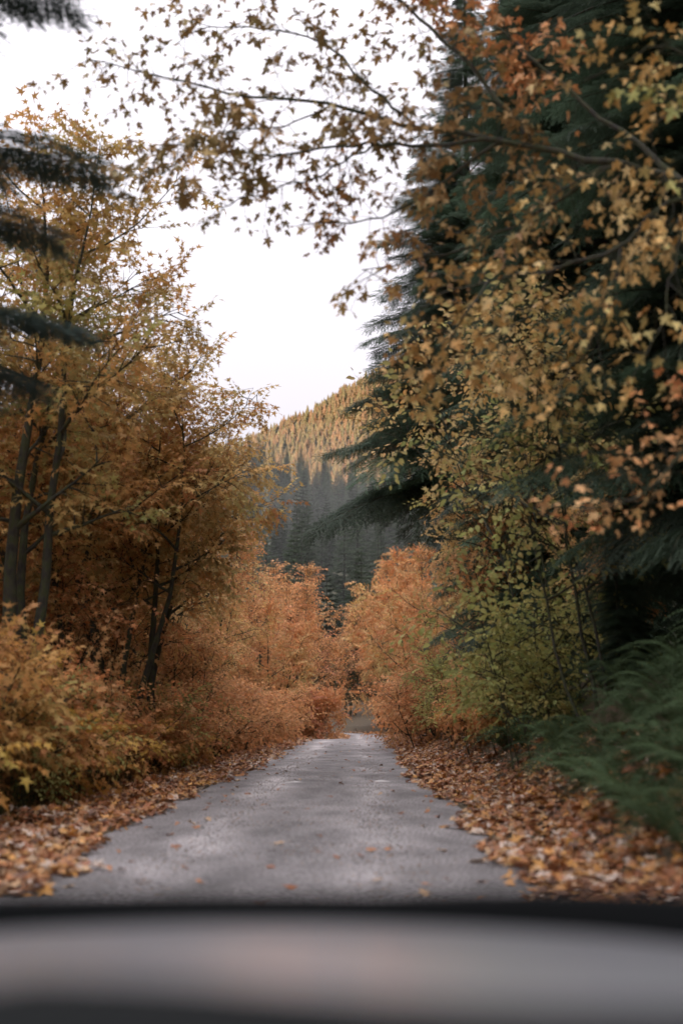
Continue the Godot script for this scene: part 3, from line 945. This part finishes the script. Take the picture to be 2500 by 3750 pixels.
	for l in limbs:
		var path: Array = l.get("w", [])
		for q in l.get("p", []):
			path.append(picture_place(q[0], q[1], q[2]) - root)
		path = rounded(path)
		var lb := Buf.new()
		lb.tube(path, taper(path.size(), l.r, 0.006), 6, Color.WHITE)
		var long := 0.0
		for i in path.size() - 1: long += path[i].distance_to(path[i + 1])
		var n_t := int(long * 10.5 * l.den)
		for k in n_t:
			var u: float = lerpf(l.from, 1.0, (k + rf(0, 1)) / n_t)
			var s := along_path(path, u)
			var tang: Vector3 = (along_path(path, u + 0.03) - along_path(path, u - 0.03)).normalized()
			var dir := (tang * rf(0.2, 0.9) + rdir() * 0.9 + Vector3(0, rf(-0.15, 0.2), 0)).normalized()
			var tl := rf(0.25, 0.95)
			var tp := limb_path(s, dir, tl, 4, 0.22, -0.05)
			lb.tube(tp, taper(5, 0.006, 0.002), 3, Color.WHITE)
			var n_p := maxi(1, int(tl * 6.5))
			for j in n_p:
				var w := lerpf(0.35, 1.0, (j + rf(0.3, 1.0)) / n_p)
				var at := along_path(tp, w)
				for side in [-1.0, 1.0]:
					if rng.randf() < 0.16: continue
					var acr: Vector3 = dir.cross(Vector3.UP).normalized() * side
					var pd: Vector3 = (acr * 0.8 + dir * rf(0.1, 0.8) + Vector3(0, rf(-0.5, 0.3), 0)).normalized()
					var stalk: Vector3 = at + pd * rf(0.04, 0.11)
					lb.tube([at, stalk], [0.0022, 0.0015], 3, Color.WHITE)
					var along: Vector3 = (pd + Vector3(0, rf(-1.0, 0.1), 0)).normalized()
					var up := (Vector3(0, 1, 0) + rdir() * 0.75).normalized()
					var q2: float = l.size * rf(0.06, 0.165)
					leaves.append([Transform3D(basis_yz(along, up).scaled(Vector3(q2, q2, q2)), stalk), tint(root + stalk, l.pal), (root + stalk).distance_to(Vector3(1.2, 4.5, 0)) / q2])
		part("limb", lb.mesh(M.bark), t)
	# the largest leaves one by one, the rest together
	leaves.sort_custom(func(a, c): return a[2] < c[2])
	var shapes := [LEAF.maple.mesh(M.leathery), LEAF.maple_flat.mesh(M.leathery), LEAF.maple_curled.mesh(M.leathery)]
	var cached := {}
	for i in mini(300, leaves.size()):
		var m := part("leaf", shapes[i % 3], t)
		m.transform = leaves[i][0]
		var c: Color = leaves[i][1]
		var key := Vector3i(int(c.r * 14), int(c.g * 20), int(c.b * 20))
		if not cached.has(key):
			var mt: StandardMaterial3D = M.leathery.duplicate()
			mt.albedo_color = c.linear_to_srgb()
			cached[key] = mt
		m.material_override = cached[key]
	for k in 3:
		var w2 := []
		var c2 := []
		for i in range(300 + k, leaves.size(), 3):
			w2.append(leaves[i][0]); c2.append(leaves[i][1])
		var o := copies_of("crown", shapes[k], w2, c2, t)
		o.set_meta("kind", "stuff")
	print("overhang leaves ", leaves.size())

func rounded(path: Array) -> Array:
	var out := []
	var c := Curve3D.new()
	for i in path.size():
		var a: Vector3 = path[maxi(i - 1, 0)]
		var b: Vector3 = path[mini(i + 1, path.size() - 1)]
		var tn := (b - a) * 0.16
		c.add_point(path[i], -tn, tn)
	var n_ := path.size() * 3
	for i in n_ + 1:
		out.append(c.sample_baked(c.get_baked_length() * i / n_) + (rdir() * 0.03 if i > 0 and i < n_ else Vector3.ZERO))
	return out

# the place at a distance ahead that shows at a spot of the 1568 x 2352 photograph
func picture_place(u: float, v: float, d: float) -> Vector3:
	var a := (u - 784.0) / 2643.0
	var b := (1176.0 - v) / 2643.0
	var pitch := 0.17375
	var y := b * cos(pitch) + sin(pitch)
	var f := cos(pitch) - b * sin(pitch)
	return Vector3((a / f - 0.0164) * d, CAM_H + y / f * d, -d)

# ---------------------------------------------------------------- ferns, litter, stones
func frond_mesh(seed_: int) -> ArrayMesh:
	var r := RandomNumberGenerator.new()
	r.seed = seed_
	var b := Buf.new()
	var sp := func(t: float) -> Vector3: return Vector3(0.78 * t, 0.62 * t - 0.55 * t * t * t, 0.05 * sin(t * 3.0 + seed_))
	var path := []
	var rad := []
	for i in 7:
		path.append(sp.call(i / 6.0)); rad.append(lerpf(0.005, 0.001, i / 6.0))
	b.tube(path, rad, 4, Color(0.8, 0.7, 0.5))
	for i in 24:
		var t := lerpf(0.1, 0.99, i / 23.0)
		var o: Vector3 = sp.call(t)
		var tang: Vector3 = (sp.call(t + 0.02) - sp.call(t - 0.02)).normalized()
		var long := 0.15 * pow(sin(clampf(t * 0.93 + 0.06, 0, 1) * PI), 0.55) * r.randf_range(0.85, 1.1)
		for s in [-1.0, 1.0]:
			var out: Vector3 = (Vector3(0, -0.12, s) + tang * 0.3).normalized()
			var e: Vector3 = o + out * long + Vector3(0, -0.012, 0)
			var w: Vector3 = tang * 0.0095
			var tone := r.randf_range(0.8, 1.2)
			var col := Color(tone, tone, tone)
			var m: Vector3 = o.lerp(e, 0.4)
			b.tri(o, m + w, e, col)
			b.tri(o, e, m - w, col)
	return b.mesh(M.needle)

func build_ferns() -> void:
	var fr := [frond_mesh(1), frond_mesh(2), frond_mesh(3)]
	var mats := []
	for k in 4:
		var mt: StandardMaterial3D = M.needle.duplicate()
		var v := 0.75 + 0.2 * k
		mt.albedo_color = Color(0.075 * v, 0.115 * v, 0.055 * v).linear_to_srgb()
		mt.roughness = 0.75
		mt.metallic_specular = 0.2
		mats.append(mt)
	rng.seed = 81
	var spots := [[2.85, 8.6], [2.5, 9.2], [3.2, 9.6], [2.55, 10.2], [3.0, 11.0], [3.6, 10.6], [2.65, 12.2], [3.4, 12.4], [3.9, 11.8], [2.9, 13.6], [3.7, 13.8], [4.4, 13.2], [3.2, 15.2], [4.1, 15.4], [3.0, 17.2], [4.7, 16.6], [3.9, 18.4], [4.5, 10.4], [4.0, 9.2], [4.9, 14.6], [3.5, 8.4], [4.4, 8.6], [3.3, 20.0], [3.3, 10.4], [2.95, 9.9], [3.8, 12.9], [3.1, 12.9], [4.2, 12.2], [3.5, 14.6], [4.3, 11.2], [4.7, 12.6], [3.9, 16.8], [2.6, 11.2], [5.2, 13.8], [5.0, 11.6], [4.9, 9.8], [3.1, 18.4], [3.6, 20.6], [3.0, 21.6], [3.5, 22.8], [2.9, 23.6], [3.3, 25.6], [2.8, 16.0], [2.75, 14.6]]
	for s in spots:
		var t := thing("sword_fern", g3(s[0], s[1]), "arching dark green sword fern on the bank", "fern", "sword ferns on the bank")
		var n_f := 13 + rng.randi() % 5
		for k in n_f:
			var m := part("frond", fr[k % 3], t)
			m.material_override = mats[rng.randi() % 4]
			var l := rf(0.85, 1.35)
			m.transform = Transform3D(Basis(Vector3.UP, TAU * k / n_f + rf(-0.25, 0.25)) * Basis(Vector3(0, 0, 1), rf(-0.1, 0.45)) * Basis.from_scale(Vector3(l, l, l)), Vector3(0, 0.02, 0))

func build_litter() -> void:
	rng.seed = 82
	var where := [[], [], []]
	var cols := [[], [], []]
	var lay := func(x: float, z: float, y: float, big: float, flat: float) -> void:
		var k := rng.randi() % 3
		var along := Vector3(rf(-1, 1), rf(-0.15, 0.15), rf(-1, 1))
		var up := (Vector3.UP + rdir() * flat).normalized()
		var s := big * rf(0.07, 0.155)
		where[k].append(Transform3D(basis_yz(along, up).scaled(Vector3(s, s, s)), Vector3(x, y, z)))
		var c: Color = LITTER[rng.randi() % LITTER.size()]
		cols[k].append(c * rf(0.7, 1.2))
	for i in 56000:
		var d := 5.0 + 62.0 * pow(rf(0, 1), 1.75)
		var left := rng.randf() < 0.47
		var x: float
		if left:
			x = -2.92 - absf(rng.randfn(0.0, 1.15)) + 0.45 * noise.get_noise_1d(d * 18.0) + 0.3 * noise.get_noise_1d(d * 90.0) + rf(-0.15, 0.3)
			if x < -6.8: continue
		else:
			x = 1.45 + absf(rng.randfn(0.0, 0.95)) - 0.45 * noise.get_noise_1d(d * 18.0 + 90.0) - 0.3 * noise.get_noise_1d(d * 90.0 + 50.0) - rf(-0.15, 0.3)
			if x > 3.4: continue
		x += road_mid(d) + 0.72
		var z := -d
		var heap := noise.get_noise_2d(x * 55.0, z * 55.0)
		if heap < rf(-0.45, 0.15) and rng.randf() < 0.75: continue
		lay.call(x, z, maxf(ground_y(x, z), road_y(d) - 0.02) + rf(0.012, 0.05) + maxf(0.0, heap) * rf(0.0, 0.22), 1.0, 0.6)
	for i in 4500:
		var d := 62.0 + 80.0 * rf(0, 1)
		var s := -1.0 if rng.randf() < 0.5 else 1.0
		var x := road_mid(d) + s * (road_half(d) - 0.1 + absf(rng.randfn(0, 1.0)))
		lay.call(x, -d, ground_y(x, -d) + 0.04, 1.6, 0.5)
	var names := [LEAF.maple, LEAF.maple_curled, LEAF.maple_flat]
	var drift := thing("leaf_litter", Vector3.ZERO, "drift of brown and orange fallen leaves along both road edges", "leaf litter")
	drift.set_meta("kind", "stuff")
	for k in 3:
		copies_of("leaves", names[k].mesh(M.dead), where[k], cols[k], drift).set_meta("kind", "stuff")
	# single leaves out on the road, each its own thing
	var shapes := [LEAF.maple_curled.mesh(M.dead), LEAF.maple_flat.mesh(M.dead)]
	var mats := []
	for c in [LITTER[0], LITTER[2], LITTER[6], LITTER[7], LITTER[8], LITTER[3]]:
		var mt: StandardMaterial3D = M.dead.duplicate()
		mt.albedo_color = c.linear_to_srgb()
		mats.append(mt)
	rng.seed = 83
	for i in 210:
		var d := 7.5 + 52.0 * pow(rf(0, 1), 1.6)
		var e := rng.randfn(0, 1.0)
		var x := clampf(-0.72 + (rf(-1.9, 1.9) if i % 3 else signf(e) * (1.3 + 0.6 * rf(0, 1))), -2.7, 1.25)
		var o := MeshInstance3D.new()
		o.name = numbered("fallen_leaf")
		o.mesh = shapes[i % 2]
		o.material_override = mats[rng.randi() % mats.size()]
		add_child(o)
		var s := rf(0.06, 0.12)
		o.transform = Transform3D(basis_yz(Vector3(rf(-1, 1), rf(-0.1, 0.1), rf(-1, 1)), Vector3.UP + rdir() * 0.35).scaled(Vector3(s, s, s)), Vector3(x, road_y(d) + 0.03 - 0.05 * pow((x + 0.72) / 2.08, 2.0) + 0.022, -d))
		tag(o, "single brown maple leaf lying out on the bare road", "leaf", "single leaves lying on the road")
	# crumbs of leaf and gravel on the road
	var st := SphereMesh.new()
	st.radius = 0.5; st.height = 0.7; st.radial_segments = 6; st.rings = 3
	st.material = M.stone
	var w3 := []
	var c3 := []
	rng.seed = 84
	for i in 26000:
		var d := 4.5 + 40.0 * pow(rf(0, 1), 1.6)
		var x := -0.72 + rf(-2.1, 2.1)
		if rng.randf() > 0.35 + 0.65 * sm(0.25, 0.0, absf(absf(x + 0.72) - 0.87)) and rng.randf() < 0.3: continue
		var s := rf(0.008, 0.026)
		w3.append(Transform3D(Basis(Vector3.UP, rf(0, TAU)) * Basis.from_scale(Vector3(s * rf(0.7, 1.5), s * 0.6, s)), Vector3(x, road_y(d) + 0.031 - 0.05 * pow((x + 0.72) / 2.08, 2.0) - 0.004, -d)))
		var k := rf(0.1, 0.42)
		c3.append(Color(k, k * 0.96, k * 0.93) if rng.randf() < 0.7 else Color(k * 0.9, k * 0.55, k * 0.3))
	var o3 := copies_of("gravel", st, w3, c3, self)
	tag(o3, "loose gravel and leaf crumbs strewn over the road", "gravel", "", "stuff")
	# dry stems under the thicket and on the bank
	var gb := Buf.new()
	for k in 5:
		var a := rf(0, TAU)
		var p := Vector3(cos(a), 0, sin(a)) * 0.08
		var tip := p * 3.0 + Vector3(0, rf(0.5, 1.0), 0)
		var w := Vector3(-sin(a), 0, cos(a)) * 0.004
		gb.tri(p - w, p.lerp(tip, 0.6) + Vector3(0, 0.06, 0), p + w, Color(1, 1, 1))
		gb.tri(p.lerp(tip, 0.55) - w * 0.7, tip, p.lerp(tip, 0.55) + w * 0.7, Color(0.9, 0.9, 0.9))
	var w4 := []
	var c4 := []
	for i in 5200:
		var d := 9.0 + 55.0 * pow(rf(0, 1), 1.3)
		var left := rng.randf() < 0.75
		var x := -4.5 - absf(rng.randfn(0, 0.9)) if left else 2.5 + absf(rng.randfn(0, 0.9))
		var s := rf(0.3, 1.1) if left else rf(0.2, 0.6)
		w4.append(Transform3D(Basis(Vector3.UP, rf(0, TAU)) * Basis.from_scale(Vector3(s, s, s)), Vector3(x, ground_y(x, -d) - 0.02, -d)))
		var k := rf(0.4, 1.2)
		c4.append(Color(0.10 * k, 0.085 * k, 0.035 * k) if rng.randf() < 0.6 else Color(0.06 * k, 0.085 * k, 0.03 * k))
	var o4 := copies_of("grass", gb.mesh(M.leaf), w4, c4, self)
	tag(o4, "dry grass stems under the roadside bushes", "grass", "", "stuff")
	# pale grit swept into low bars across the wheel tracks
	for q in [[-1.3, 23.2, 0.30, 0.10], [0.38, 23.8, 0.26, 0.08]]:
		var pb := Buf.new()
		var ring := []
		for k in 18:
			var a := TAU * k / 18
			var rr := 1.0 + 0.5 * noise.get_noise_2d(cos(a) * 60.0 + q[0] * 90.0, sin(a) * 60.0)
			ring.append(Vector3(cos(a) * q[2] * rr, -0.02, sin(a) * q[3] * rr))
		for k in 18:
			var tone := rf(0.55, 0.75)
			pb.tri(Vector3(0.02, 0.022, 0), ring[k], ring[(k + 1) % 18], Color(tone, tone * 0.95, tone * 0.94))
		var o := part(numbered("grit_bar"), pb.mesh(M.stone), self)
		o.position = Vector3(q[0], road_y(q[1]) + 0.034 - 0.05 * pow((q[0] + 0.72) / 2.08, 2.0), -q[1])
		tag(o, "low pale bar of grit lying across the wheel track", "grit", "grit bars in the wheel tracks")

# ---------------------------------------------------------------- the car the picture is taken from
func build_car() -> void:
	var mid := -0.12
	var t := thing("car", Vector3(mid, 0.02, -1.9), "grey car under the viewer with its bonnet and black dashboard showing", "car")
	# bonnet
	var prof := [[1.0, -0.256], [1.24, -0.274], [1.49, -0.295], [1.74, -0.322], [1.9, -0.344], [2.01, -0.375], [2.07, -0.43], [2.1, -0.53]]
	var st := SurfaceTool.new()
	st.begin(Mesh.PRIMITIVE_TRIANGLES)
	st.set_smooth_group(0)
	var nx := 24
	for p in prof:
		for i in nx + 1:
			var s := -1.0 + 2.0 * i / nx
			var d: float = p[0] - 0.1 * s * s * sm(1.2, 2.1, p[0])
			var y: float = CAM_H + p[1] - 0.045 * s * s - 0.06 * pow(absf(s), 8.0)
			st.add_vertex(Vector3(s * 0.92, y, -d + 1.9))
	for j in prof.size() - 1:
		for i in nx:
			var a := j * (nx + 1) + i
			var w := nx + 1
			st.add_index(a); st.add_index(a + 1); st.add_index(a + w)
			st.add_index(a + 1); st.add_index(a + w + 1); st.add_index(a + w)
	st.generate_normals()
	var hm := st.commit()
	hm.surface_set_material(0, M.paint)
	part("bonnet", hm, t)
	# black strip added along the bonnet's front lip to make the dark band
	var db := Buf.new()
	var row := []
	for i in nx + 1:
		var s := -1.0 + 2.0 * i / nx
		var z := -(1.95 - 0.1 * s * s) + 1.9
		var y := CAM_H - 0.385 - 0.045 * s * s - 0.05 * pow(absf(s), 8.0)
		var rise := 0.088 + 0.045 * s * s + 0.01 * sm(0.1, 0.5, s)
		row.append([Vector3(s * 0.91, y, z), Vector3(s * 0.91, y + rise, z + 0.05), Vector3(s * 0.91, y + rise - 0.004, z + 0.064), Vector3(s * 0.91, y, z + 0.03)])
	for i in nx:
		for k in 4:
			db.quad(row[i][k], row[i][(k + 1) % 4], row[i + 1][(k + 1) % 4], row[i + 1][k], Color.WHITE)
	part("front_strip", db.mesh(M.strip_black), t)
	# dashboard
	var ds := SurfaceTool.new()
	ds.begin(Mesh.PRIMITIVE_TRIANGLES)
	ds.set_smooth_group(0)
	var dp := [[1.02, -0.36], [1.015, -0.238], [1.0, -0.215], [0.94, -0.199], [0.85, -0.2], [0.74, -0.222], [0.64, -0.28], [0.6, -0.36], [0.59, -0.6]]
	for p in dp:
		for i in nx + 1:
			var s := -1.0 + 2.0 * i / nx
			var x := s * 0.8
			var dip := 0.05 * sm(-0.15, -0.33, x) + 0.022 * sm(-0.15, 0.3, x)
			ds.add_vertex(Vector3(x, CAM_H + p[1] - 0.02 - dip, -p[0] + 1.9 + 0.04 * s * s))
	for j in dp.size() - 1:
		for i in nx:
			var a := j * (nx + 1) + i
			var w := nx + 1
			ds.add_index(a); ds.add_index(a + w); ds.add_index(a + 1)
			ds.add_index(a + 1); ds.add_index(a + w); ds.add_index(a + w + 1)
	ds.generate_normals()
	var dm := ds.commit()
	dm.surface_set_material(0, M.plastic)
	part("dashboard", dm, t)
	# wings, nose and wheels below the bonnet
	for s in [-1.0, 1.0]:
		var wb := Buf.new()
		var top := []
		for i in 9:
			var d := lerpf(1.0, 1.9, i / 8.0)
			top.append(Vector3(s * (0.93 + 0.05 * sin(i / 8.0 * PI)), CAM_H - 0.39 - 0.09 * i / 8.0, -d + 1.9))
		for i in 8:
			wb.quad(top[i], top[i + 1], top[i + 1] + Vector3(s * 0.06, -0.14, 0), top[i] + Vector3(s * 0.06, -0.14, 0), Color.WHITE)
			wb.quad(top[i] + Vector3(s * 0.06, -0.14, 0), top[i + 1] + Vector3(s * 0.06, -0.14, 0), top[i + 1] + Vector3(s * 0.05, -0.5 + 0.28 * sin(i / 8.0 * PI), 0), top[i] + Vector3(s * 0.05, -0.5 + 0.28 * sin(maxf(0, i - 1) / 8.0 * PI), 0), Color.WHITE)
		part("wing", wb.mesh(M.paint), t)
		var wheel := Node3D.new()
		wheel.name = "wheel"
		t.add_child(wheel, true)
		wheel.position = Vector3(s * 0.86, 0.31, 0.4)
		wheel.rotation.z = PI / 2
		var ty := TorusMesh.new()
		ty.inner_radius = 0.19; ty.outer_radius = 0.32; ty.rings = 28; ty.ring_segments = 12
		ty.material = M.plastic
		part("tyre", ty, wheel)
		var rim := CylinderMesh.new()
		rim.top_radius = 0.2; rim.bottom_radius = 0.2; rim.height = 0.09
		rim.material = M.paint
		part("rim", rim, wheel)
	var nb := Buf.new()
	for i in nx:
		var q := []
		for k in 2:
			var s := -1.0 + 2.0 * (i + k) / nx
			q.append(Vector3(s * 0.96, 0, -(2.13 - 0.12 * s * s) + 1.9))
		for pr in [[0.82, 0.60, 0.0, 0.05], [0.60, 0.35, 0.05, 0.04], [0.35, 0.22, 0.04, -0.06]]:
			nb.quad(q[0] + Vector3(0, pr[0], -pr[2]), q[1] + Vector3(0, pr[0], -pr[2]), q[1] + Vector3(0, pr[1], -pr[3]), q[0] + Vector3(0, pr[1], -pr[3]), Color.WHITE)
	part("bumper", nb.mesh(M.plastic), t)

# ---------------------------------------------------------------- start
func _ready() -> void:
	var cam := Camera3D.new()
	cam.name = "camera"
	add_child(cam)
	cam.position = Vector3(0, CAM_H, 0)
	cam.rotation = Vector3(0.17375, 0.0164, 0)
	var lens := CameraAttributesPhysical.new()
	lens.frustum_focal_length = 26.97
	lens.frustum_near = 0.05
	lens.frustum_far = 9000.0
	lens.exposure_aperture = 0.5
	lens.frustum_focus_distance = 40.0
	cam.attributes = lens
	cam.fov = 47.97
	cam.far = 9000.0
	cam.near = 0.05
	cam.current = true
	print("fov ", cam.fov)

	var sky_m := ProceduralSkyMaterial.new()
	sky_m.sky_top_color = Color(5.8, 5.65, 5.95).linear_to_srgb()
	sky_m.sky_horizon_color = Color(0.50, 0.475, 0.53).linear_to_srgb()
	sky_m.sky_curve = 4.0
	sky_m.ground_bottom_color = Color(0.2, 0.2, 0.2)
	sky_m.ground_horizon_color = Color(0.5, 0.5, 0.5)
	sky_m.sun_angle_max = 20.0
	sky_m.energy_multiplier = 0.32
	var env := Environment.new()
	env.background_mode = Environment.BG_SKY
	env.sky = Sky.new()
	env.sky.sky_material = sky_m
	env.tonemap_mode = Environment.TONE_MAPPER_LINEAR
	env.tonemap_exposure = 4.2
	env.sdfgi_enabled = true
	env.ssao_enabled = true
	env.ssil_enabled = true
	env.volumetric_fog_enabled = true
	env.volumetric_fog_density = 0.0
	var we := WorldEnvironment.new()
	we.name = "world"
	we.environment = env
	add_child(we)
	var sun := DirectionalLight3D.new()
	sun.name = "sun"
	sun.light_color = Color(1.0, 0.78, 0.6)
	sun.light_energy = 1.6
	sun.light_angular_distance = 0.5
	sun.shadow_enabled = true
	add_child(sun)
	sun.rotation = Vector3(deg_to_rad(-5.0), deg_to_rad(-16.0), 0)

	noise.seed = 4
	noise.frequency = 0.01
	noise.fractal_octaves = 3
	make_materials()
	make_leaves()
	print("leaves ", Time.get_ticks_msec())
	build_setting()
	print("setting ", Time.get_ticks_msec())
	build_far_forest()
	build_haze()
	print("far ", Time.get_ticks_msec())
	build_left()
	build_bend()
	build_firs()
	build_shrubs()
	print("trees ", Time.get_ticks_msec())
	build_overhang()
	build_ferns()
	build_litter()
	build_car()
	print("all ", Time.get_ticks_msec())
